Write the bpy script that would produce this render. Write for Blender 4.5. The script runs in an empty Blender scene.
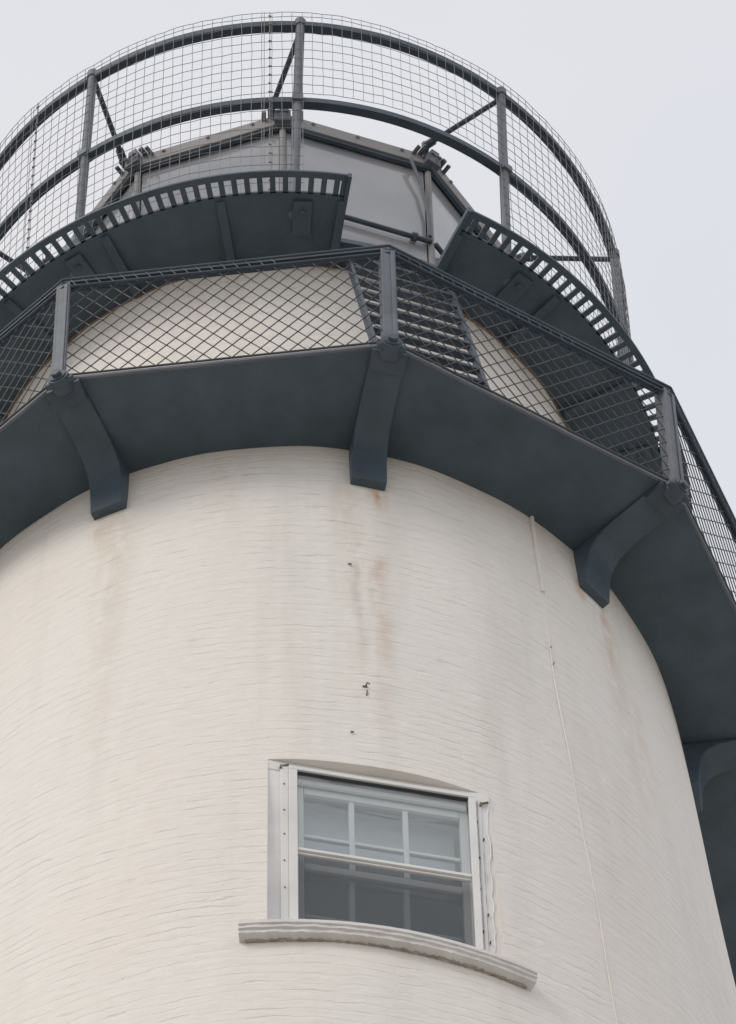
import bpy, bmesh, math, random
from mathutils import Vector, Matrix
random.seed(7)
sc = bpy.context.scene
COL = sc.collection
PI = math.pi
S = 2.0                                     # metres per tower-top radius
R_ = math.radians

# ------------------------------------------------------------------ camera
D, H = 8.459067, 14.062713
YAW, PITCH, ROLL, F = 0.0268187, 1.0728709, -0.0275184, 6541.89
cam_d = bpy.data.cameras.new('camera'); cam = bpy.data.objects.new('camera', cam_d); COL.objects.link(cam)
fw = Vector((math.sin(YAW)*math.cos(PITCH), math.cos(YAW)*math.cos(PITCH), math.sin(PITCH)))
r0 = Vector((math.cos(YAW), -math.sin(YAW), 0)); u0 = r0.cross(fw)
r2 = r0*math.cos(ROLL)+u0*math.sin(ROLL); u2 = -r0*math.sin(ROLL)+u0*math.cos(ROLL)
M = Matrix((r2, u2, -fw)).transposed().to_4x4(); M.translation = Vector((0, -D*S, -H*S))
cam.matrix_world = M
cam_d.sensor_fit = 'VERTICAL'; cam_d.sensor_height = 36; cam_d.lens = F/1024*36
cam_d.clip_start = 0.5; cam_d.clip_end = 12000
sc.camera = cam
GROUND_Z = -H*S-1.6

# ------------------------------------------------------------------ sky and sun (overcast)
SUN_EL, SUN_AZ = R_(40), R_(-48)            # azimuth from the camera side of the tower, towards its left
sdir = Vector((math.sin(SUN_AZ)*math.cos(SUN_EL), -math.cos(SUN_AZ)*math.cos(SUN_EL), math.sin(SUN_EL)))
w = bpy.data.worlds.new('World'); sc.world = w; w.use_nodes = True
nt = w.node_tree; N = nt.nodes; N.clear()
out = N.new('ShaderNodeOutputWorld'); bg = N.new('ShaderNodeBackground'); bg.inputs['Strength'].default_value = 0.1
sky = N.new('ShaderNodeTexSky'); sky.sky_type = 'NISHITA'; sky.sun_disc = False
sky.sun_elevation = SUN_EL; sky.sun_rotation = math.atan2(sdir.x, sdir.y)
tc = N.new('ShaderNodeTexCoord')
n1 = N.new('ShaderNodeTexNoise'); n1.inputs['Scale'].default_value = 7.0; n1.inputs['Detail'].default_value = 5; n1.inputs['Roughness'].default_value = .5
rp = N.new('ShaderNodeValToRGB')
rp.color_ramp.elements[0].position = .30; rp.color_ramp.elements[0].color = (.75, .765, .835, 1)
rp.color_ramp.elements[1].position = .70; rp.color_ramp.elements[1].color = (.825, .82, .835, 1)
mul = N.new('ShaderNodeVectorMath'); mul.operation = 'SCALE'; mul.inputs['Scale'].default_value = 10.0
mx = N.new('ShaderNodeMix'); mx.data_type = 'RGBA'; mx.inputs['Factor'].default_value = .96
nt.links.new(tc.outputs['Generated'], n1.inputs['Vector']); nt.links.new(n1.outputs['Fac'], rp.inputs['Fac'])
nt.links.new(rp.outputs['Color'], mul.inputs[0]); nt.links.new(sky.outputs['Color'], mx.inputs['A'])
nt.links.new(mul.outputs['Vector'], mx.inputs['B']); nt.links.new(mx.outputs['Result'], bg.inputs['Color'])
nt.links.new(bg.outputs['Background'], out.inputs['Surface'])
sd = bpy.data.lights.new('sun', 'SUN'); sd.energy = 1.25; sd.angle = R_(25); sd.color = (1, .91, .79)
so = bpy.data.objects.new('sun', sd); COL.objects.link(so)
so.rotation_euler = (-sdir).to_track_quat('-Z', 'Y').to_euler()
vs = sc.view_settings; sc.display_settings.display_device = 'sRGB'
vs.view_transform = 'Standard'; vs.look = 'None'; vs.exposure = 0.0; vs.gamma = 1.0; vs.use_curve_mapping = False

# ------------------------------------------------------------------ helpers
def pt(R, a, z):                             # azimuth a in radians from the camera side, R and z in tower radii
    return Vector((R*math.sin(a)*S, -R*math.cos(a)*S, z*S))

class MB:
    def __init__(s): s.bm = bmesh.new()
    def prism(s, bot, top):
        b = [s.bm.verts.new(p) for p in bot]; t = [s.bm.verts.new(p) for p in top]; n = len(b)
        s.bm.faces.new(b[::-1]); s.bm.faces.new(t)
        for i in range(n): s.bm.faces.new((b[i], b[(i+1) % n], t[(i+1) % n], t[i]))
    def box(s, c, dx, dy, dz, ax=None):      # ax = (X,Y,Z) unit axes, full sizes
        X, Y, Z = ax if ax else (Vector((1, 0, 0)), Vector((0, 1, 0)), Vector((0, 0, 1)))
        q = [(-1, -1), (1, -1), (1, 1), (-1, 1)]
        s.prism([c+X*dx/2*a+Y*dy/2*b-Z*dz/2 for a, b in q], [c+X*dx/2*a+Y*dy/2*b+Z*dz/2 for a, b in q])
    def bar(s, p, q, wd, ht, up=Vector((0, 0, 1))):   # rectangular bar from p to q
        d = (q-p).normalized(); x = d.cross(up).normalized(); y = x.cross(d)
        c = [(-1, -1), (1, -1), (1, 1), (-1, 1)]
        s.prism([p+x*wd/2*a+y*ht/2*b for a, b in c], [q+x*wd/2*a+y*ht/2*b for a, b in c])
    def tube(s, pts, r, n=8, closed=False):
        rings = []; m = len(pts)
        for i, p in enumerate(pts):
            a = pts[(i-1) % m] if (closed or i > 0) else p
            b = pts[(i+1) % m] if (closed or i < m-1) else p
            d = (b-a).normalized()
            up = Vector((0, 0, 1)) if abs(d.z) < .95 else Vector((p.x, p.y, 0)).normalized()
            x = d.cross(up).normalized(); y = x.cross(d)
            rings.append([s.bm.verts.new(p+(x*math.cos(2*PI*k/n+.4)+y*math.sin(2*PI*k/n+.4))*r) for k in range(n)])
        for i in range(m if closed else m-1):
            A, B = rings[i], rings[(i+1) % m]
            for k in range(n): s.bm.faces.new((A[k], A[(k+1) % n], B[(k+1) % n], B[k]))
        if not closed: s.bm.faces.new(rings[0][::-1]); s.bm.faces.new(rings[-1])
    def ringband(s, r1, r2, z1, z2, a0=0, a1=2*PI, n=240):   # solid ring with rectangular section
        full = abs(a1-a0-2*PI) < 1e-6; m = n if full else n+1; prev = None; first = None
        for i in range(m):
            a = a0+(a1-a0)*i/n
            q = [s.bm.verts.new(pt(r1, a, z1)), s.bm.verts.new(pt(r2, a, z1)), s.bm.verts.new(pt(r2, a, z2)), s.bm.verts.new(pt(r1, a, z2))]
            if prev:
                for k in range(4): s.bm.faces.new((prev[k], prev[(k+1) % 4], q[(k+1) % 4], q[k]))
            else: first = q
            prev = q
        if full:
            for k in range(4): s.bm.faces.new((prev[k], prev[(k+1) % 4], first[(k+1) % 4], first[k]))
        else: s.bm.faces.new(first[::-1]); s.bm.faces.new(prev)
    def build(s, name, m, parent, smooth=None, bevel=0, mod=None):
        bmesh.ops.recalc_face_normals(s.bm, faces=s.bm.faces)
        me = bpy.data.meshes.new(name); s.bm.to_mesh(me); s.bm.free()
        me.materials.append(m)
        if smooth is not None:
            me.polygons.foreach_set('use_smooth', [True]*len(me.polygons)); me.set_sharp_from_angle(angle=R_(smooth))
        o = bpy.data.objects.new(name, me); COL.objects.link(o); o.parent = parent
        if bevel:
            b = o.modifiers.new('bevel', 'BEVEL'); b.width = bevel; b.segments = 2; b.limit_method = 'ANGLE'
        return o

def nodes(name):
    m = bpy.data.materials.new(name); m.use_nodes = True; t = m.node_tree
    return m, t, t.nodes, t.nodes['Principled BSDF'], t.links.new

def noise(Nn, L, vec, scale, detail=4, rough=.55, mapscale=None):
    n = Nn.new('ShaderNodeTexNoise'); n.inputs['Scale'].default_value = scale; n.inputs['Detail'].default_value = detail; n.inputs['Roughness'].default_value = rough
    if mapscale:
        mp = Nn.new('ShaderNodeMapping'); mp.inputs['Scale'].default_value = mapscale; L(vec, mp.inputs['Vector']); vec = mp.outputs['Vector']
    L(vec, n.inputs['Vector']); return n
def ramp(Nn, L, src, p0, p1, c0=(0, 0, 0, 1), c1=(1, 1, 1, 1)):
    r = Nn.new('ShaderNodeValToRGB'); r.color_ramp.elements[0].position = p0; r.color_ramp.elements[1].position = p1
    r.color_ramp.elements[0].color = c0; r.color_ramp.elements[1].color = c1; L(src, r.inputs['Fac']); return r
def math_(Nn, L, op, a, b=None, c=None):
    n = Nn.new('ShaderNodeMath'); n.operation = op
    for i, v in enumerate((a, b, c)):
        if v is None: continue
        if isinstance(v, (int, float)): n.inputs[i].default_value = v
        else: L(v, n.inputs[i])
    return n.outputs[0]
def mixc(Nn, L, fac, a, b, mode='MIX'):
    n = Nn.new('ShaderNodeMix'); n.data_type = 'RGBA'; n.blend_type = mode
    for k, v in (('Factor', fac), ('A', a), ('B', b)):
        if isinstance(v, (int, float)): n.inputs[k].default_value = v
        elif isinstance(v, tuple): n.inputs[k].default_value = v
        else: L(v, n.inputs[k])
    return n.outputs['Result']

def painted(name, col, rough=.5, var=.12, scale=2.2, bump=.15, rust=0.0, spec=.4):
    m, t, Nn, P, L = nodes(name)
    tc = Nn.new('ShaderNodeTexCoord').outputs['Object']
    a = noise(Nn, L, tc, scale, 6, .6); b = noise(Nn, L, tc, scale*14, 4, .6)
    lo = tuple(c*(1-var) for c in col)+(1,); hi = tuple(min(1, c*(1+var)) for c in col)+(1,)
    c = ramp(Nn, L, a.outputs['Fac'], .3, .7, lo, hi).outputs['Color']
    if rust:
        r = ramp(Nn, L, noise(Nn, L, tc, scale*5, 8, .7).outputs['Fac'], .66, .74).outputs['Color']
        f = math_(Nn, L, 'MULTIPLY', r, rust)
        c = mixc(Nn, L, f, c, (.16, .085, .05, 1))
    L(c, P.inputs['Base Color'])
    rr = ramp(Nn, L, b.outputs['Fac'], .3, .7, (rough-.08,)*3+(1,), (rough+.1,)*3+(1,)); L(rr.outputs['Color'], P.inputs['Roughness'])
    P.inputs['Specular IOR Level'].default_value = spec
    bp = Nn.new('ShaderNodeBump'); bp.inputs['Strength'].default_value = bump; bp.inputs['Distance'].default_value = .006
    L(b.outputs['Fac'], bp.inputs['Height']); L(bp.outputs['Normal'], P.inputs['Normal'])
    return m

STEEL = painted('slate_blue_paint', (.064, .094, .124), .46, .19, 4.5, .6, .22)
STEEL_L = painted('weathered_steel_paint', (.125, .142, .170), .5, .2, 6, .2, .3)
STEEL_R = painted('railing_paint', (.062, .084, .112), .5, .2, 5, .2, .25)
WIRE = painted('galvanised_wire', (.20, .20, .215), .5, .25, 20, .0, .1)
DWIRE = painted('dark_painted_wire', (.07, .072, .078), .55, .25, 20, .0, .3)
TRIM = painted('white_window_paint', (.76, .765, .765), .45, .08, 3, .3)
SILL = painted('weathered_white_sill', (.74, .735, .73), .7, .12, 7, .8)
SASH = painted('white_sash_paint', (.78, .80, .81), .5, .05, 3, .1)
FRAME = painted('grey_lantern_frame', (.26, .26, .265), .55, .15, 3, .3, .4)
ROOF = painted('dark_roof_paint', (.05, .06, .07), .5, .15, 3, .3)

# painted brick: UV in metres (u round the tower, v height)
def brick(name, streaks):
    m, t, Nn, P, L = nodes(name)
    uv = Nn.new('ShaderNodeUVMap').outputs['UV']
    tob = Nn.new('ShaderNodeTexCoord').outputs['Object']
    # gentle wandering of the courses
    wob = noise(Nn, L, uv, .8, 3, .6, (1, 1, 1))
    wob2 = noise(Nn, L, uv, 3.2, 4, .65, (1, 2.5, 1))
    sep = Nn.new('ShaderNodeSeparateXYZ'); L(uv, sep.inputs[0])
    dv = math_(Nn, L, 'ADD', math_(Nn, L, 'MULTIPLY_ADD', wob.outputs['Fac'], .10, -.05), math_(Nn, L, 'MULTIPLY_ADD', wob2.outputs['Fac'], .12, -.06))
    v = math_(Nn, L, 'ADD', sep.outputs['Y'], dv)
    cmb = Nn.new('ShaderNodeCombineXYZ'); L(sep.outputs['X'], cmb.inputs['X']); L(v, cmb.inputs['Y'])
    bt = Nn.new('ShaderNodeTexBrick'); L(cmb.outputs[0], bt.inputs['Vector'])
    bt.offset = .5; bt.inputs['Scale'].default_value = 1
    bt.inputs['Brick Width'].default_value = .115; bt.inputs['Row Height'].default_value = .0755
    bt.inputs['Mortar Size'].default_value = .010; bt.inputs['Mortar Smooth'].default_value = 1.0; bt.inputs['Bias'].default_value = 0
    bt.inputs['Color1'].default_value = (.2, .2, .2, 1); bt.inputs['Color2'].default_value = (.9, .9, .9, 1)
    # bed joints alone (long lines): distance to the course line
    fr = math_(Nn, L, 'FRACT', math_(Nn, L, 'DIVIDE', v, .0755))
    bed = math_(Nn, L, 'ABSOLUTE', math_(Nn, L, 'SUBTRACT', fr, .5))          # .5 at joint
    bedline = ramp(Nn, L, bed, .38, .5)
    row = math_(Nn, L, 'FLOOR', math_(Nn, L, 'ADD', math_(Nn, L, 'DIVIDE', v, .0755), .5))
    def rown(su, k, det=3):
        cc_ = Nn.new('ShaderNodeCombineXYZ'); L(math_(Nn, L, 'MULTIPLY', sep.outputs['X'], su), cc_.inputs['X']); L(math_(Nn, L, 'MULTIPLY', row, k), cc_.inputs['Y'])
        nn_ = Nn.new('ShaderNodeTexNoise'); nn_.noise_dimensions = '2D'; nn_.inputs['Scale'].default_value = 1; nn_.inputs['Detail'].default_value = det; L(cc_.outputs[0], nn_.inputs['Vector']); return nn_
    patch0 = ramp(Nn, L, noise(Nn, L, uv, 1.0, 5, .65, (1.3, 5, 1)).outputs['Fac'], .42, .62)       # where joints show
    area = ramp(Nn, L, noise(Nn, L, uv, .9, 4, .6).outputs['Fac'], .38, .62)
    rr_ = ramp(Nn, L, rown(5.2, 3.71).outputs['Fac'], .47, .66)
    patch = Nn.new('ShaderNodeMix'); patch.data_type = 'RGBA'; patch.blend_type = 'MULTIPLY'; patch.inputs['Factor'].default_value = .8; L(rr_.outputs['Color'], patch.inputs['A']); L(area.outputs['Color'], patch.inputs['B'])
    class _P: outputs = {'Color': patch.outputs['Result']}
    patch = _P
    crackm = ramp(Nn, L, rown(4.2, 5.13, 2).outputs['Fac'], .60, .70)      # where a joint is open
    h1 = math_(Nn, L, 'MULTIPLY', bedline.outputs['Color'], math_(Nn, L, 'MULTIPLY_ADD', patch.outputs['Color'], .50, .15))
    h2 = math_(Nn, L, 'MULTIPLY', bt.outputs['Fac'], math_(Nn, L, 'MULTIPLY_ADD', patch.outputs['Color'], .07, .015))
    tone = math_(Nn, L, 'MULTIPLY', bt.outputs['Color'], .045)                       # every brick sits a little in or out
    fine = noise(Nn, L, uv, 38, 5, .65); med = noise(Nn, L, uv, 9, 5, .6, (1, 2.2, 1))
    ht = math_(Nn, L, 'SUBTRACT', tone, math_(Nn, L, 'ADD', h1, h2))
    ht = math_(Nn, L, 'ADD', ht, math_(Nn, L, 'MULTIPLY', fine.outputs['Fac'], .22))
    ht = math_(Nn, L, 'ADD', ht, math_(Nn, L, 'MULTIPLY', med.outputs['Fac'], .9))
    slab = rown(5.0, 9.37, 3)
    ht = math_(Nn, L, 'ADD', ht, math_(Nn, L, 'MULTIPLY', slab.outputs['Fac'], .28))
    # blistered paint: thin wandering ridges
    rid = Nn.new('ShaderNodeTexNoise'); rid.noise_type = 'RIDGED_MULTIFRACTAL'; rid.inputs['Scale'].default_value = 1; rid.inputs['Detail'].default_value = 3
    mp = Nn.new('ShaderNodeMapping'); mp.inputs['Scale'].default_value = (2.2, 8.5, 1); L(uv, mp.inputs['Vector']); L(mp.outputs['Vector'], rid.inputs['Vector'])
    ht = math_(Nn, L, 'ADD', ht, math_(Nn, L, 'MULTIPLY', rid.outputs['Fac'], .10))
    bp = Nn.new('ShaderNodeBump'); bp.inputs['Strength'].default_value = .62; bp.inputs['Distance'].default_value = .0125
    L(ht, bp.inputs['Height']); L(bp.outputs['Normal'], P.inputs['Normal'])
    # colour: warm / cool blotches, dirt in open joints, rust runs
    big = noise(Nn, L, uv, .55, 4, .5, (1, .6, 1))
    c = ramp(Nn, L, big.outputs['Fac'], .32, .68, (.842, .808, .762, 1), (.83, .815, .785, 1)).outputs['Color']
    bl = ramp(Nn, L, med.outputs['Fac'], .3, .75, (.93, .93, .93, 1), (1.0, 1.0, 1.0, 1)).outputs['Color']
    c = mixc(Nn, L, 1.0, c, bl, 'MULTIPLY')
    run = noise(Nn, L, uv, 1, 4, .6, (3.0, .22, 1))                                 # faint vertical runs
    c = mixc(Nn, L, math_(Nn, L, 'MULTIPLY', ramp(Nn, L, run.outputs['Fac'], .52, .72).outputs['Color'], .35), c, (.60, .575, .53, 1))
    cr = math_(Nn, L, 'MULTIPLY', math_(Nn, L, 'MULTIPLY', ramp(Nn, L, bed, .455, .495).outputs['Color'], crackm.outputs['Color']), .30)
    c = mixc(Nn, L, cr, c, (.26, .24, .22, 1))
    for (u, v0, v1, wd, st, col) in streaks:                                         # (centre u, top v, bottom v, width, strength, colour)
        wn = noise(Nn, L, uv, 1, 3, .6, (.5, 1.3, 1))
        du = math_(Nn, L, 'ABSOLUTE', math_(Nn, L, 'ADD', math_(Nn, L, 'SUBTRACT', sep.outputs['X'], u), math_(Nn, L, 'MULTIPLY_ADD', wn.outputs['Fac'], .12, -.06)))
        a = Nn.new('ShaderNodeMapRange'); a.interpolation_type = 'SMOOTHSTEP'; L(du, a.inputs[0]); a.inputs[1].default_value = wd; a.inputs[2].default_value = 0
        b = Nn.new('ShaderNodeMapRange'); b.interpolation_type = 'SMOOTHSTEP'; L(sep.outputs['Y'], b.inputs[0]); b.inputs[1].default_value = v1; b.inputs[2].default_value = v0
        e = Nn.new('ShaderNodeMapRange'); L(sep.outputs['Y'], e.inputs[0]); e.inputs[1].default_value = v0+.1; e.inputs[2].default_value = v0-.02
        bk = ramp(Nn, L, noise(Nn, L, uv, 1, 5, .65, (11, 4, 1)).outputs['Fac'], .36, .56)
        f = math_(Nn, L, 'MULTIPLY', math_(Nn, L, 'MULTIPLY', a.outputs[0], b.outputs[0]), math_(Nn, L, 'MULTIPLY', e.outputs[0], st))
        f = math_(Nn, L, 'MULTIPLY', f, bk.outputs['Color'])
        c = mixc(Nn, L, f, c, col)
    L(c, P.inputs['Base Color']); P.inputs['Roughness'].default_value = .62; P.inputs['Specular IOR Level'].default_value = .3
    return m
RUST = (.55, .36, .22, 1); DIRT = (.33, .29, .24, 1); TAN = (.58, .48, .36, 1)
PH = -0.42783; ST = 2*PI/10
TAPER = .0560853
def Rt(z): return 1-TAPER*z
deg = lambda a: a*PI/180*S            # azimuth degrees -> u metres at unit radius
BRICK = brick('painted_brick', [
    (deg(13.2), -.41, -.68, .07, 1.0, RUST), (deg(8.6), -.45, -3.2, .12, .3, TAN), (deg(9.4), -1.1, -3.3, .04, .28, DIRT), (deg(12.3), -1.2, -3.3, .06, .5, RUST),
    (deg(-26.2), -.40, -.9, .07, .4, RUST), (deg(-23.5), -.42, -3.5, .16, .4, TAN), (deg(45.2), -.38, -.60, .06, .8, RUST), (deg(49.5), -.42, -1.3, .05, .4, RUST), (deg(50), -.5, -3.3, .13, .4, TAN),
    (deg(54), -1.2, -3.0, .09, .22, RUST), (deg(39), .3, -1.2, .12, .3, TAN), (deg(-8), -.1, -2.0, .2, .18, TAN), (deg(44), -2, -6, .3, .16, TAN)])
BRICK2 = brick('painted_brick_upper', [])

# ------------------------------------------------------------------ ground
bm = MB(); n = 96
c = bm.bm.verts.new((0, 0, GROUND_Z)); ringv = None
for k, rad in enumerate((6, 14, 40, 120, 400, 1500, 5000)):
    q = [bm.bm.verts.new((rad*math.cos(2*PI*i/n), rad*math.sin(2*PI*i/n), GROUND_Z)) for i in range(n)]
    for i in range(n):
        if ringv is None: bm.bm.faces.new((c, q[i], q[(i+1) % n]))
        else: bm.bm.faces.new((ringv[i], q[i], q[(i+1) % n], ringv[(i+1) % n]))
    ringv = q
gm, t, Nn, P, L = nodes('sandy_grass')
tcg = Nn.new('ShaderNodeTexCoord').outputs['Object']
gn = noise(Nn, L, tcg, .05, 8, .6); g2 = noise(Nn, L, tcg, 3, 6, .7)
gc = ramp(Nn, L, gn.outputs['Fac'], .42, .56, (.50, .455, .40, 1), (.40, .37, .31, 1)).outputs['Color']
gc = mixc(Nn, L, .5, gc, ramp(Nn, L, g2.outputs['Fac'], .3, .7, (.8, .8, .8, 1), (1, 1, 1, 1)).outputs['Color'], 'MULTIPLY')
L(gc, P.inputs['Base Color']); P.inputs['Roughness'].default_value = .95
ground = bm.build('ground', gm, None); ground['kind'] = 'structure'

# ------------------------------------------------------------------ lighthouse
LH = bpy.data.objects.new('lighthouse', None); COL.objects.link(LH); LH.location = (0, 0, GROUND_Z)
LH['label'] = 'white painted brick lighthouse tower with dark steel galleries, wire railings and one sash window'
LH['category'] = 'lighthouse'
bpy.context.view_layer.update()
class Root:                                    # parts are written in world coordinates; keep them there
    pass
def fix(o, par):                               # parent without moving
    o.parent = par; o.matrix_parent_inverse = par.matrix_world.inverted(); return o
_b = MB.build
def build(s, name, m, parent, **k):
    o = _b(s, name, m, None, **k)
    if parent is not None:
        o.parent = parent
        if parent is LH: o.matrix_parent_inverse = Matrix.Translation((0, 0, -GROUND_Z))
    return o
MB.build = build

WA, WD = R_(10.75), 1.066                      # window: azimuth and distance of its plane
wn_ = Vector((math.sin(WA), -math.cos(WA), 0)); wt = Vector((math.cos(WA), math.sin(WA), 0)); UZ = Vector((0, 0, 1))
def wp(x, z, d=WD): return (wn_*d+wt*x+UZ*z)*S
A0, A1, Z1, Z0 = WA-R_(12.75), WA+R_(13.4), -1.648, -2.43

def wall(name, Rf, zs, hole, mat, noise_amp=.0025):
    bm = bmesh.new(); uvl = bm.loops.layers.uv.new('UVMap')
    az = sorted(set([-PI+2*PI*i/360 for i in range(360)]+([A0, A1] if hole else [])))
    az = [a for i, a in enumerate(az) if not hole or a in (A0, A1) or min(abs(a-A0), abs(a-A1)) > .004]
    V = [[bm.verts.new(pt(Rf(z)+noise_amp*(math.sin(a*23+z*3)*.4+math.sin(a*9-z*5.3)*.6), a, z)) for a in az] for z in zs]
    m = len(az)
    for j in range(len(zs)-1):
        for i in range(m):
            a, b = az[i], az[(i+1) % m]
            if hole and a >= A0-1e-6 and a < A1-1e-6 and zs[j] <= Z1+1e-6 and zs[j+1] >= Z0-1e-6 and b > a: continue
            f = bm.faces.new((V[j][i], V[j+1][i], V[j+1][(i+1) % m], V[j][(i+1) % m]))
            bb = b if b > a else b+2*PI
            for l, (aa, zz) in zip(f.loops, ((a, zs[j]), (a, zs[j+1]), (bb, zs[j+1]), (bb, zs[j]))): l[uvl].uv = (aa*S*1.0, zz*S)
    if hole:                                    # brick reveal of the window, going inwards
        dep = .16
        def ring_pt(a, z, inn):
            p = pt(Rt(z)+noise_amp*(math.sin(a*23+z*3)*.4+math.sin(a*9-z*5.3)*.6), a, z)
            return p-wn_*inn*S
        aa = [a for a in az if A0-1e-6 <= a <= A1+1e-6]; zz = [z for z in zs if Z0-1e-6 <= z <= Z1+1e-6]
        loop = [(a, Z1) for a in aa]+[(A1, z) for z in zz[1:]]+[(a, Z0) for a in aa[::-1][1:]]+[(A0, z) for z in zz[::-1][1:-1]]
        o_ = [bm.verts.new(ring_pt(a, z, 0)) for a, z in loop]; i_ = [bm.verts.new(ring_pt(a, z, dep)) for a, z in loop]
        for k in range(len(loop)):
            f = bm.faces.new((o_[k], o_[(k+1) % len(loop)], i_[(k+1) % len(loop)], i_[k]))
            for l, (q, w_) in zip(f.loops, ((loop[k], 0), (loop[(k+1) % len(loop)], 0), (loop[(k+1) % len(loop)], .3), (loop[k], .3))): l[uvl].uv = (q[0]*S+w_, q[1]*S+w_)
    for v in bm.verts: pass
    me = bpy.data.meshes.new(name); bm.normal_update(); bm.to_mesh(me); bm.free(); me.materials.append(mat)
    me.polygons.foreach_set('use_smooth', [True]*len(me.polygons)); me.set_sharp_from_angle(angle=R_(30))
    o = bpy.data.objects.new(name, me); COL.objects.link(o); o.parent = LH; o.matrix_parent_inverse = Matrix.Translation((0, 0, -GROUND_Z))
    return o
zs = sorted([.02-i*.09 for i in range(45)]+[Z1, Z0]+[-4.1-i*.6 for i in range(18)]+[GROUND_Z/S], reverse=True)
zs = [z for i, z in enumerate(zs) if z in (Z1, Z0) or min(abs(z-Z1), abs(z-Z0)) > .01]
tower = wall('tower_wall', Rt, zs, True, BRICK)

# conduit run and loose bits on the tower wall
b = MB()
pts = []
for i in range(60):
    z = .01-i*.07
    a = R_(37.2+.35*math.sin(z*1.7)+.12*math.sin(z*9)+ (.6 if z < -.9 else 0)*min(1, (-.9-z)/.8))
    pts.append(pt(Rt(z)+(.004 if z > -.42 else .0015), a, z))
b.tube([p+Vector((random.uniform(-.002,.002),0,0)) for p in pts[:7]], .0055*S, 8); b.tube([p-Vector((p.x, p.y, 0)).normalized()*random.uniform(0, .0022) for p in pts[6:]], .0015*S, 6)
cable = b.build('cable', BRICK2, tower, smooth=60)
uvc = cable.data.uv_layers.new(name='UVMap')
IRON = painted('rusty_iron', (.20, .165, .14), .8, .3, 30, .5)
for (a, z, w_, h_) in ((8.5, -.6415, .016, .004), (9.7, -1.27, .020, .005), (9.9, -1.30, .005, .03), (7.9, -1.5027, .014, .004), (36.9, -.70, .004, .012), (37.0, -.78, .004, .018), (36.9, .016, .02, .01)):
    b = MB(); ar = R_(a); X = Vector((math.cos(ar), math.sin(ar), 0)); Y = Vector((math.sin(ar), -math.cos(ar), 0))
    b.box(pt(Rt(z)+.003, ar, z), w_*.55*S, .004*S, h_*.8*S, (X, Y, (UZ+X*random.uniform(-.3, .3)).normalized()))
    if w_ == .020: b.tube([pt(Rt(z)+.001, ar, z), pt(Rt(z)+.012, ar+.004, z+.004), pt(Rt(z)+.014, ar+.008, z-.006)], .002*S, 6)
    b.build('iron_hook', IRON, tower, bevel=.002)

# ---- window
wax = (wt, wn_, UZ)
def wbox(b, x0, x1, z0, z1, d0, d1): b.box(wp((x0+x1)/2, (z0+z1)/2, (d0+d1)/2), (x1-x0)*S, (d1-d0)*S, (z1-z0)*S, wax)
ZB = -2.425
b = MB()
# casing boards (outer), top head board
wbox(b, -.250, -.183, ZB, -1.688, 1.046, 1.066); wbox(b, .212, .262, ZB, -1.688, 1.046, 1.066); wbox(b, -.243, .256, -1.687, -1.6485, 1.046, 1.067)
wbox(b, -.214, -.196, ZB, -1.672, 1.0665, 1.071); wbox(b, .228, .236, ZB, -1.69, 1.0665, 1.070)
win = b.build('window', TRIM, LH, bevel=.004)
b = MB()                                        # aluminium storm frame
wbox(b, -.196, -.1775, ZB, -1.690, 1.0675, 1.078); wbox(b, .2065, .2225, ZB, -1.690, 1.0675, 1.078); wbox(b, -.196, .2225, -1.6895, -1.676, 1.0685, 1.078)
wbox(b, -.1765, .2055, -2.019, -2.009, 1.066, 1.074); wbox(b, -.1765, .2055, -2.027, -2.021, 1.062, 1.069)
b.build('storm_frame', TRIM, win, bevel=.002)
b = MB()                                        # dark gasket lines
wbox(b, -.1765, .2055, -1.6925, -1.6905, 1.064, 1.0735)
b.build('gasket', ROOF, win)
b = MB()                                        # inner sash with muntins
SD0, SD1 = 1.030, 1.046
wbox(b, -.180, -.158, ZB, -1.70, SD0, SD1); wbox(b, .192, .212, ZB, -1.70, SD0, SD1); wbox(b, -.157, .191, -1.735, -1.702, SD0, SD1)
wbox(b, -.157, .191, -2.045, -2.020, SD0-.012, SD1-.002)
for x in (-.0505, .070): wbox(b, x-.006, x+.006, -2.018, -1.7365, SD0+.002, SD1-.002); wbox(b, x-.006, x+.006, -2.42, -2.047, SD0-.012, SD1-.014)
wbox(b, -.156, .190, -1.909, -1.898, SD0+.003, SD1-.004); wbox(b, -.156, .190, -2.215, -2.204, SD0-.011, SD1-.016)
wbox(b, -.180, .212, -1.699, -1.665, .95, SD1)
wbox(b, -.1762, .2052, -1.712, -1.695, 1.0505, 1.058)  # pale board added to lighten the dark gap under the head
b.build('sash', SASH, win, bevel=.002)
gl, t, Nn, P, L = nodes('window_glass')
tcw = Nn.new('ShaderNodeTexCoord').outputs['Object']; wv = noise(Nn, L, tcw, 4, 2, .5, (1, 1, 4)); bp = Nn.new('ShaderNodeBump'); bp.inputs['Strength'].default_value = .25; bp.inputs['Distance'].default_value = .02
L(wv.outputs['Fac'], bp.inputs['Height'])
tr = Nn.new('ShaderNodeBsdfTransparent'); tr.inputs['Color'].default_value = (.93, .95, .95, 1)
gs = Nn.new('ShaderNodeBsdfGlossy'); gs.inputs['Roughness'].default_value = .04; L(bp.outputs['Normal'], gs.inputs['Normal'])
lw = Nn.new('ShaderNodeLayerWeight'); lw.inputs['Blend'].default_value = .5
frv = math_(Nn, L, 'MULTIPLY_ADD', math_(Nn, L, 'POWER', lw.outputs['Facing'], 3.0), .75, .05); mxs = Nn.new('ShaderNodeMixShader')
L(frv, mxs.inputs[0]); L(tr.outputs[0], mxs.inputs[1]); L(gs.outputs[0], mxs.inputs[2]); L(mxs.outputs[0], Nn['Material Output'].inputs['Surface'])
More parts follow.
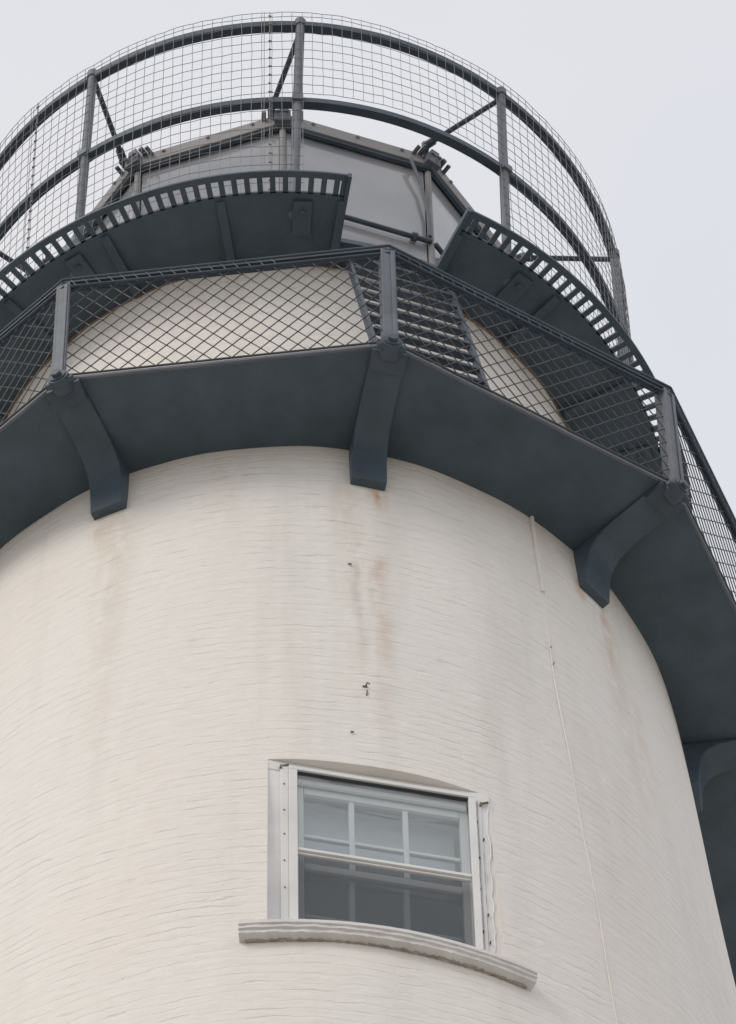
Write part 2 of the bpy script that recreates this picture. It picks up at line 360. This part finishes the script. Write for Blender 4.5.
b = MB(); wbox(b, -.174, .203, -2.007, -1.6955, 1.067, 1.0695); b.build('pane', gl, win)
b = MB(); wbox(b, -.157, .191, -2.42, -1.7355, 1.036, 1.038); b.build('pane', gl, win)
scm, t, Nn, P, L = nodes('insect_screen')
P.inputs['Base Color'].default_value = (.12, .14, .16, 1); P.inputs['Alpha'].default_value = .38; P.inputs['Roughness'].default_value = .7
b = MB(); wbox(b, -.174, .203, -2.42, -2.0305, 1.065, 1.0655); b.build('insect_screen', scm, win)
# screws on the casing
for (x, z) in [(-.206, -1.75), (-.206, -1.86), (-.206, -1.96), (-.206, -2.07), (-.205, -2.18), (.224, -1.78), (.238, -1.85), (.226, -1.93), (.224, -2.06), (.239, -2.16), (.226, -2.23), (.24, -2.27)]:
    b = MB(); c_ = wp(x, z, 1.066); b.tube([c_, c_+wn_*.007*S], .0020*S, 8); b.build('screw', IRON, win)
for (x, z, l) in ((-.212, -1.6735, .02), (.236, -1.70, .018)):          # dark rusted brackets at the two top corners
    b = MB(); b.bar(wp(x, z, 1.07), wp(x+.016, z+.008, 1.072), .004*S, .004*S); b.bar(wp(x, z+.004, 1.07), wp(x-.002, z-.012, 1.072), .005*S, .004*S, wn_)
    b.build('corner_clip', IRON, win)
# putty and peeling ridge down the right casing
b = MB()
for k in range(3):
    x0 = (.2265, .238, .250)[k]; pts = [wp(x0+random.uniform(-.003, .003), -1.69-i*.028, 1.0665+random.uniform(0, .002)) for i in range(26)]
    b.tube(pts, (.0014, .0012, .002)[k]*S, 6)
b.build('putty', TRIM, win, smooth=60)
# curved sill following the tower
b = MB(); n = 72; AL, AR = R_(-4.9), R_(26.9)
def sr(z, off): return Rt(z)+off
prof = [(-.06, ZB), (.024, ZB-.001), (.033, ZB-.006), (.033, ZB-.018), (.029, ZB-.0195), (.029, ZB-.030), (.024, ZB-.032), (.0235, ZB-.043), (-.06, ZB-.043)]
prev = None
for i in range(n+1):
    a = AL+(AR-AL)*i/n
    q = []
    for k, (o_, z) in enumerate(prof):
        j = (.0007*math.sin(i*.9+k)+random.uniform(-.0006, .0006)) if 4 <= k <= 7 else random.uniform(-.0002, .0002)
        jz = (random.uniform(-.003, .001) if random.random() < .2 else 0) if k in (7,) else 0
        q.append(b.bm.verts.new(pt(sr(z, o_)+j, a, z+jz-.006*max(0, (i-40)/32))))
    if prev:
        for k in range(len(prof)): b.bm.faces.new((prev[k], prev[(k+1) % len(prof)], q[(k+1) % len(prof)], q[k]))
    else: b.bm.faces.new(q[::-1])
    prev = q
b.bm.faces.new(prev)
b.build('sill', SILL, win, smooth=35)
b = MB(); pts = [pt(Rt(ZB-.045)+.003+random.uniform(-.002, .003), AL+(AR-AL)*i/150, ZB-.0445+random.uniform(-.002, .001)-.006*max(0, (i/150*72-40)/32)) for i in range(3, 148)]
b.tube(pts, .0022*S, 6); b.build('sill_crust', painted('crumbling_mortar', (.42, .40, .37), .9, .3, 20, .8), win)
# room behind the window
ROOM = painted('plaster', (.70, .72, .74), .9, .1, 2, .1)
b = MB()
wbox(b, -.45, .45, -2.9, -1.40, .40, .43); wbox(b, -.45, .45, -1.60, -1.57, .43, .90); wbox(b, -.45, .45, -2.93, -2.9, .43, .90)
b.build('interior_room', ROOM, LH)
b = MB()                                        # pale sheet added behind the upper sash, standing in for reflections in the pane
wbox(b, -.155, .19, -1.90, -1.70, .985, .988); wbox(b, -.155, .19, -1.912, -1.90, .982, .991)
b.build('pane_backing', SASH, win)

# ---- lower gallery deck
Rd = 1.3005
vx = [PH+ST*k for k in range(10)]
def poly(R, z): return [pt(R, a, z) for a in vx]
b = MB()
# plate: underside split into ten panels sloping very slightly, hole for the tower
NI = 24
bmx = b.bm
def deck_ring(z, rin, rout_f):
    I, O = [], []
    for k in range(10):
        for j in range(NI):
            f = j/NI; a = vx[k]+ST*f
            p = pt(Rd, vx[k], z).lerp(pt(Rd, vx[k]+ST, z), f)
            I.append(bmx.verts.new(pt(rin, a, z))); O.append(bmx.verts.new(p))
    return I, O
I1, O1 = deck_ring(0, .985, None); I2, O2 = deck_ring(.010, .80, None)
m = len(I1)
for i in range(m):
    j = (i+1) % m
    bmx.faces.new((I1[i], I1[j], O1[j], O1[i])); bmx.faces.new((I2[i], O2[i], O2[j], I2[j])); bmx.faces.new((O1[i], O1[j], O2[j], O2[i])); bmx.faces.new((I1[i], I2[i], I2[j], I1[j]))
deck = b.build('gallery_deck', STEEL, LH)
b = MB()                                        # edge angle
for k in range(10):
    p, q = pt(Rd-.001, vx[k], .005), pt(Rd-.001, vx[k]+ST, .005)
    b.bar(p, q, .008*S, .012*S)
b.build('edge_strip', STEEL_L, deck, bevel=.004)
for k in range(10):                             # brackets
    a = vx[k]; X = Vector((math.cos(a), math.sin(a), 0)); wd = .086
    prof = [(1.277, -.002), (1.277, -.009), (1.14, -.013), (1.10, -.020), (1.078, -.031), (1.060, -.050), (1.048, -.076), (1.042, -.104), (1.0345, -.196), (1.0, -.196), (1.0, -.002)]
    b = MB()
    b.prism([pt(r, a, z)-X*wd/2*S for r, z in prof], [pt(r, a, z)+X*wd/2*S for r, z in prof])
    br = b.build('bracket', STEEL, LH, bevel=.012, smooth=25)
    b = MB(); Y = Vector((math.sin(a), -math.cos(a), 0))          # post shoe and pin
    c_ = pt(Rd+.004, a, -.008)
    b.tube([c_-Y*.03*S, c_+Y*.012*S], .0275*S, 20); b.tube([c_+Y*.012*S, c_+Y*.016*S], .021*S, 20); b.tube([c_+Y*.016*S, c_+Y*.026*S], .013*S, 6)
    b.prism([pt(r_, a, z_)-X*.043*S for r_, z_ in ((Rd-.012, -.003), (Rd-.012, -.014), (Rd-.03, -.026), (Rd-.062, -.028), (Rd-.07, -.003))], [pt(r_, a, z_)+X*.043*S for r_, z_ in ((Rd-.012, -.003), (Rd-.012, -.014), (Rd-.03, -.026), (Rd-.062, -.028), (Rd-.07, -.003))]); b.tube([c_-X*.036*S-UZ*.012*S, c_+X*.036*S-UZ*.012*S], .008*S, 10)
    b.build('shoe', STEEL_R, br, smooth=40)

# ---- lower railing
HR = .514
b = MB()
for k in range(10):
    p, q = vx[k], vx[k]+ST
    b.bar(pt(Rd+.006, p, HR-.012), pt(Rd+.006, q, HR-.012), .020*S, .010*S)           # flat top rail
    b.bar(pt(Rd-.002, p, HR-.024), pt(Rd-.002, q, HR-.024), .005*S, .014*S)       # inner flange
    b.tube([pt(Rd+.017, p, HR-.002), pt(Rd+.017, q, HR-.002)], .0042*S, 8)
    b.tube([pt(Rd+.014, p, HR-.036), pt(Rd+.014, q, HR-.036)], .0036*S, 8)
    for i in range(17):                                                            # lacing that ties the mesh to the rail
        f = (i+.5)/26; c0 = pt(Rd+.017, p, HR-.002).lerp(pt(Rd+.017, q, HR-.002), f); c1 = pt(Rd+.014, p, HR-.036).lerp(pt(Rd+.014, q, HR-.036), f+.022)
        b.tube([c0, c1], .0017*S, 4)
rail = b.build('gallery_railing', STEEL_R, LH)
for k in range(10):
    a = vx[k]; X = Vector((math.cos(a), math.sin(a), 0)); Y = Vector((math.sin(a), -math.cos(a), 0))
    b = MB(); h = HR-.012
    b.box(pt(Rd+.009, a, h/2-.006), .033*S, .009*S, h*S, (X, Y, UZ)); b.box(pt(Rd-.004, a, h/2-.006)-X*.0165*S, .007*S, .036*S, h*S, (X, Y, UZ))
    b.box(pt(Rd+.0155, a, h/2)+X*.008*S, .010*S, .004*S, (h-.03)*S, (X, Y, UZ))
    b.build('post', STEEL_L, rail, bevel=.003)
    # woven wire diamonds
    b = MB(); p0, p1 = pt(Rd+.004, a, 0), pt(Rd+.004, a+ST, 0); Lc = (p1-p0).length/S; e = (p1-p0).normalized()
    nrm = Vector((e.y, -e.x, 0)); dx = Lc/17.5; dz = dx*1.50; zt, zb = HR-.03, .016
    x_lo, x_hi = .012, Lc-.012
    for s_ in (1, -1):
        kk = -int(zt/dz)-20
        while kk < 60:
            # line x = kk*dx + s*(z)*dx/dz
            ptsl = []
            nz = 14
            zz0, zz1 = zb, zt
            base = kk*dx+.006
            f = lambda z: base+s_*(z-zb)*dx/dz
            zA = zB = None
            cand = [z for z in [zb+(zt-zb)*i/80 for i in range(81)] if x_lo <= f(z) <= x_hi]
            if len(cand) > 2:
                za, zc = cand[0], cand[-1]; mseg = max(2, int((zc-za)/dz*2)+1)
                ph_ = random.uniform(-.0012, .0012)
                for i in range(mseg+1):
                    z = za+(zc-za)*i/mseg
                    ptsl.append(p0+e*(f(z)+ph_+random.uniform(-.0007, .0007))*S+UZ*z*S+nrm*(.0012*S*s_))
                b.tube(ptsl, .0016*S, 5)
            kk += 1
    b.tube([p0+e*.02*S+UZ*zb*S, p1-e*.02*S+UZ*zb*S], .003*S, 6)
    b.build('wire_mesh', DWIRE, rail)

# ---- upper (watch room) wall
R3 = .826; Z2 = 1.3462
upper = wall('upper_wall', lambda z: .848-.016*z, [Z2+.0-i*.09 for i in range(15)]+[.02], False, BRICK2)

RUSTY = painted('rust_stained_trim', (.24, .17, .13), .8, .3, 6, .4, .6)
b = MB(); b.ringband(.822, .8315, Z2-.007, Z2-.001, 0, 2*PI, 200); b.build('rusty_trim', RUSTY, LH)

# ---- upper gallery deck with slotted rim
R2 = 1.098; GA0, GA1 = R_(9.4), R_(26.2)
b = MB()
b.ringband(.60, .905, Z2, Z2+.0223, 0, 2*PI, 240)
full0, full1 = GA1, GA0+2*PI
b.ringband(.905, 1.038, Z2+.0004, Z2+.008, full0, full1, 300)
b.ringband(1.080, R2, Z2+.0, Z2+.008, full0, full1, 300)
ns = 190
for i in range(ns+1):
    a = full0+(full1-full0)*i/ns; hw = .0068 if 0 < i < ns else .0105
    a = min(max(a, full0+hw), full1-hw)
    X = Vector((math.cos(a), math.sin(a), 0)); Y = Vector((math.sin(a), -math.cos(a), 0))
    b.box(pt(1.057, a, Z2+.004), 2*hw*1.057*S, .0455*S, .0072*S, (X, Y, UZ))
ud = b.build('upper_gallery_deck', STEEL, LH, smooth=20)
for a in (GA0, GA1):
    b = MB()
    s_ = -1 if a == GA0 else 1
    X = Vector((math.cos(a), math.sin(a), 0))*s_
    b.bar(pt(.91, a, Z2+.004)+X*.004*S, pt(R2, a, Z2+.004)+X*.004*S, .010*S, .022*S)
    b.build('edge_strip', STEEL, ud)
PP = -0.57675
for k in range(20):
    a = R_(-9.2)+k*PI/10
    if GA0 < a < GA1 : continue
    b = MB(); b.prism([pt(r, a-.011/r, z) for r, z in [(.84, Z2-.022), (.84, Z2-.001), (1.025, Z2-.001), (1.025, Z2-.008)]], [pt(r, a+.011/r, z) for r, z in [(.84, Z2-.022), (.84, Z2-.001), (1.025, Z2-.001), (1.025, Z2-.008)]])
    b.build('rib', STEEL, ud)
for k in range(10):
    a = PP+k*ST; X = Vector((math.cos(a), math.sin(a), 0)); Y = Vector((math.sin(a), -math.cos(a), 0))
    b = MB(); b.box(pt(.965, a, Z2-.006), .050*S, .10*S, .006*S, (X, Y, UZ)); b.tube([pt(.985, a, Z2-.016), pt(.985, a, Z2-.008)], .008*S, 6)
    b.build('post_plate', STEEL, ud, bevel=.004)

# ---- ladder between the galleries
la = R_(18); ln = Vector((math.sin(la), -math.cos(la), 0)); lt = Vector((math.cos(la), math.sin(la), 0))
def lr(z): return .868+.22*(1.346-z)
def lp(x, z, dr=0): return (ln*(lr(z)+dr)+lt*x+UZ*z)*S
b = MB(); ldir = (lp(0, 0)-lp(0, 1)).normalized()
for x in (-.108, .172):
    b.bar(lp(x, .033), lp(x, 1.40), .010*S, .022*S, ln)
lad = b.build('ladder', STEEL_R, LH, bevel=.003)
for i in range(11):
    z = 1.30-.118*i
    if z < .05: break
    b = MB(); b.box(lp(.032, z), .268*S, .018*S, .008*S, (lt, ln, UZ)); b.box(lp(.032, z-.002, .011), .268*S, .003*S, .012*S, (lt, ln, UZ))
    b.build('tread', STEEL_R, lad, bevel=.002)

# ---- safety cage round the upper gallery
R4, Z4, Z5, ZM = .968, 2.5498, 2.0486, 2.6355
b = MB(); b.ringband(R4-.013, R4+.011, Z4-.013, Z4+.013, 0, 2*PI, 200); 
cage = b.build('safety_cage', STEEL_R, LH, smooth=30)
b = MB(); b.ringband(R4-.013, R4+.011, Z5-.013, Z5+.013, 0, 2*PI, 200); b.build('ring_rail', STEEL_R, cage, smooth=30)
RL, ZL, PL = .6927, 2.5143, -.62853
def seg_ok(a, z):                              # below the middle rail one bay is open, over the ladder
    d = (a-(PP+ST)) % (2*PI)
    return not (z < Z5 and .01 < d < ST-.035)
NW = 222; RW = R4+.0155
b = MB(); ZM -= .030; zt = [ZM, ZM-.028]+[ZM-.028-.0555*k for k in range(1, 23)]
zt = [z for z in zt if z > Z2+.02]
jr = {}
def wj(i, z):
    k = (i % NW, round(z, 3))
    if k not in jr: jr[k] = (random.uniform(-.0012, .0012), random.uniform(-.002, .002), random.uniform(-.0010, .0010))
    return jr[k]
wav = lambda a, z: .0022*math.sin(7*a+z*3)+.0012*math.sin(13*a-z*5)
for i in range(NW):
    a = PP+ST+.004+2*PI*i/NW; op = not seg_ok(a, Z5-.1)
    lev = [z for z in zt if not (op and z < Z5-.01)]
    b.tube([pt(RW+wj(i, z)[0]+wav(a, z), a+wj(i, z)[1]*.5, z+wj(i, z)[2]) for z in lev], .00085*S, 4)
for z in zt:
    if z > Z5-.01:
        b.tube([pt(RW+wj(i, z)[0]+wav(PP+ST+.004+2*PI*i/NW, z), PP+ST+.004+2*PI*i/NW+wj(i, z)[1]*.5, z+wj(i, z)[2]) for i in range(NW)], .00085*S, 4, closed=True)
    else:
        b.tube([pt(RW+wj(i, z)[0]+wav(PP+ST+.004+2*PI*i/NW, z), PP+ST+.004+2*PI*i/NW+wj(i, z)[1]*.5, z+wj(i, z)[2]) for i in range(21, NW+1)], .00085*S, 4)
for sa in (-2.0, -44.0, 160, 202, 244): # overlapped seams tied with wire
    a = R_(sa)
    if not seg_ok(a, Z5-.1): continue
    b.tube([pt(RW+.003, a, z) for z in zt], .0012*S, 5); b.tube([pt(RW+.003, a-R_(.9), z) for z in zt], .0009*S, 4)
    for z in zt[1:]: b.tube([pt(RW+.003, a-.004, z), pt(RW+.005, a, z+.001), pt(RW+.003, a+random.uniform(.002, .008), z-.003)], .0022*S, 5)
b.build('wire_mesh', WIRE, cage)
for k in range(10):
    a = PP+k*ST; X = Vector((math.cos(a), math.sin(a), 0)); Y = Vector((math.sin(a), -math.cos(a), 0))
    b = MB(); b.tube([pt(R4+.002, a-.024, Z2), pt(R4+.002, a, Z4+.012)], .0128*S, 16)
    b.tube([pt(R4+.002, a, Z4-.006), pt(R4+.002, a, Z4+.026)], .0165*S, 16); b.tube([pt(R4+.002, a, Z4+.026), pt(R4+.002, a, Z4+.034)], .011*S, 16)
    for z in (Z5, ): b.box(pt(R4+.004, a-.010, z), .030*S, .034*S, .030*S, (X, Y, UZ))
    pst = b.build('post', STEEL_L, cage, smooth=40)
    al = PL+k*ST
    p, q = pt(R4-.01, a, Z4-.012), pt(RL+.03, al-.042, ZL+.030)
    b = MB(); b.tube([p, q], .0078*S, 8); b.tube([q-(q-p).normalized()*.03*S, q], .012*S, 8); b.tube([q, pt(RL+.01, al-.03, ZL-.01)], .008*S, 8)
    b.tube([q-Vector((0, 0, .02))*S, q+Vector((0, 0, .012))*S], .011*S, 8)
    b.build('brace', STEEL_R, cage, smooth=40)

# ---- lantern room
LV = [PL+ST*k for k in range(10)]
gl2, t, Nn, P, L = nodes('lantern_glazing')
tcl = Nn.new('ShaderNodeTexCoord').outputs['Object']; nn = noise(Nn, L, tcl, 1.1, 3, .5)
cc = ramp(Nn, L, nn.outputs['Fac'], .35, .65, (.27, .29, .32, 1), (.36, .37, .395, 1)); L(cc.outputs['Color'], P.inputs['Base Color'])
P.inputs['Roughness'].default_value = .12; P.inputs['Specular IOR Level'].default_value = .7
b = MB()
for k in range(10): b.tube([pt(RL-.004, LV[k], Z2+.02), pt(RL-.004, LV[k], ZL-.03)], .0095*S, 12)
lant = b.build('lantern_room', FRAME, LH, smooth=40)
for k in range(10):
    p, q = pt(RL-.010, LV[k], 0), pt(RL-.010, LV[k]+ST, 0); e = (q-p).normalized(); nrm = Vector((e.y, -e.x, 0))
    b = MB(); z0, z1 = Z2+.022, ZL-.02
    b.box((p+q)/2+UZ*(z0+z1)/2*S, (q-p).length-.02*S, .006*S, (z1-z0)*S, (e, nrm, UZ)); b.build('pane', gl2, lant)
    b = MB()                                     # eave beam: fascia, dark drip channel, upper flange
    P0, P1 = pt(RL+.012, LV[k], ZL), pt(RL+.012, LV[k]+ST, ZL)
    b.bar(P0-UZ*.012*S, P1-UZ*.012*S, .012*S, .058*S); b.bar(P0+UZ*.018*S-nrm*.02*S, P1+UZ*.018*S-nrm*.02*S, .045*S, .006*S)
    for f in (.2, .5, .8): c_ = P0.lerp(P1, f); b.tube([c_+nrm*.004*S, c_+nrm*.012*S], .006*S, 6)
    bm_ = b.build('eave_beam', FRAME, lant, bevel=.003)
    b = MB(); b.bar(P0-UZ*.048*S-nrm*.006*S, P1-UZ*.048*S-nrm*.006*S, .012*S, .012*S); b.build('drip_channel', STEEL, bm_)
    b = MB(); zc = 2.000; o_ = nrm*.018*S        # horizontal pipe with clamps
    b.tube([p+o_+UZ*zc*S, q+o_+UZ*zc*S], .0075*S, 10)
    for f in (.12, .88): c_ = (p+o_+UZ*zc*S).lerp(q+o_+UZ*zc*S, f); b.tube([c_-e*.008*S, c_+e*.008*S], .013*S, 8); b.tube([c_-UZ*.02*S, c_+UZ*.02*S], .0045*S, 6)
    b.build('pipe_rail', STEEL_R, lant, smooth=40)
    a = LV[k]; X = Vector((math.cos(a), math.sin(a), 0)); Y = Vector((math.sin(a), -math.cos(a), 0)); c_ = pt(RL+.02, a, ZL)
    b = MB(); b.box(c_-UZ*.014*S, .046*S, .018*S, .054*S, (X, Y, UZ)); b.box(c_+UZ*.020*S+X*.004*S, .026*S, .024*S, .03*S, (X, Y, UZ))
    for sx in (-1, 1):
        b.tube([c_+X*sx*.034*S-Y*.02*S+UZ*.010*S, c_+X*sx*.034*S+Y*.014*S+UZ*.010*S], .008*S, 8)
        b.tube([c_+X*sx*.052*S-Y*.02*S+UZ*.002*S, c_+X*sx*.052*S+Y*.010*S+UZ*.002*S], .0065*S, 8)
        b.tube([c_+X*sx*.013*S+Y*.014*S-UZ*.012*S, c_+X*sx*.013*S+Y*.022*S-UZ*.012*S], .006*S, 6)
    b.build('corner_clamp', STEEL_L, lant, bevel=.002)
b = MB(); a = LV[2]                               # bent strut behind one corner of the glazing
b.tube([pt(RL+.006, a-R_(5.2), ZL-.05), pt(RL+.006, a-R_(2.6), ZL-.19), pt(RL+.008, a-R_(1.3), ZL-.34), pt(RL+.01, a-R_(1.1), 2.02)], .0055*S, 8)
b.build('strut', STEEL_L, lant, smooth=40)
b = MB()                                         # low roof with ventilator ball
bot = [pt(RL+.004, a, ZL+.024) for a in LV]; top = [pt(.10, a, ZL+.34) for a in LV]; b.prism(bot, top)
rf = b.build('roof', ROOF, lant)
b = MB(); bmesh.ops.create_uvsphere(b.bm, u_segments=24, v_segments=14, radius=.11*S, matrix=Matrix.Translation((0, 0, (ZL+.42)*S))); b.build('roof_vent', ROOF, lant, smooth=60)
# dark parapet curb below the glazing
b = MB(); b.ringband(RL-.03, RL+.015, Z2+.0225, Z2+.17, 0, 2*PI, 10 if False else 60); b.build('curb', FRAME, lant)

# cable has no UV of its own worth using; give its material plain paint
cable.data.materials.clear(); cable.data.materials.append(painted('wall_paint', (.80, .775, .735), .65, .06, 8, .4))
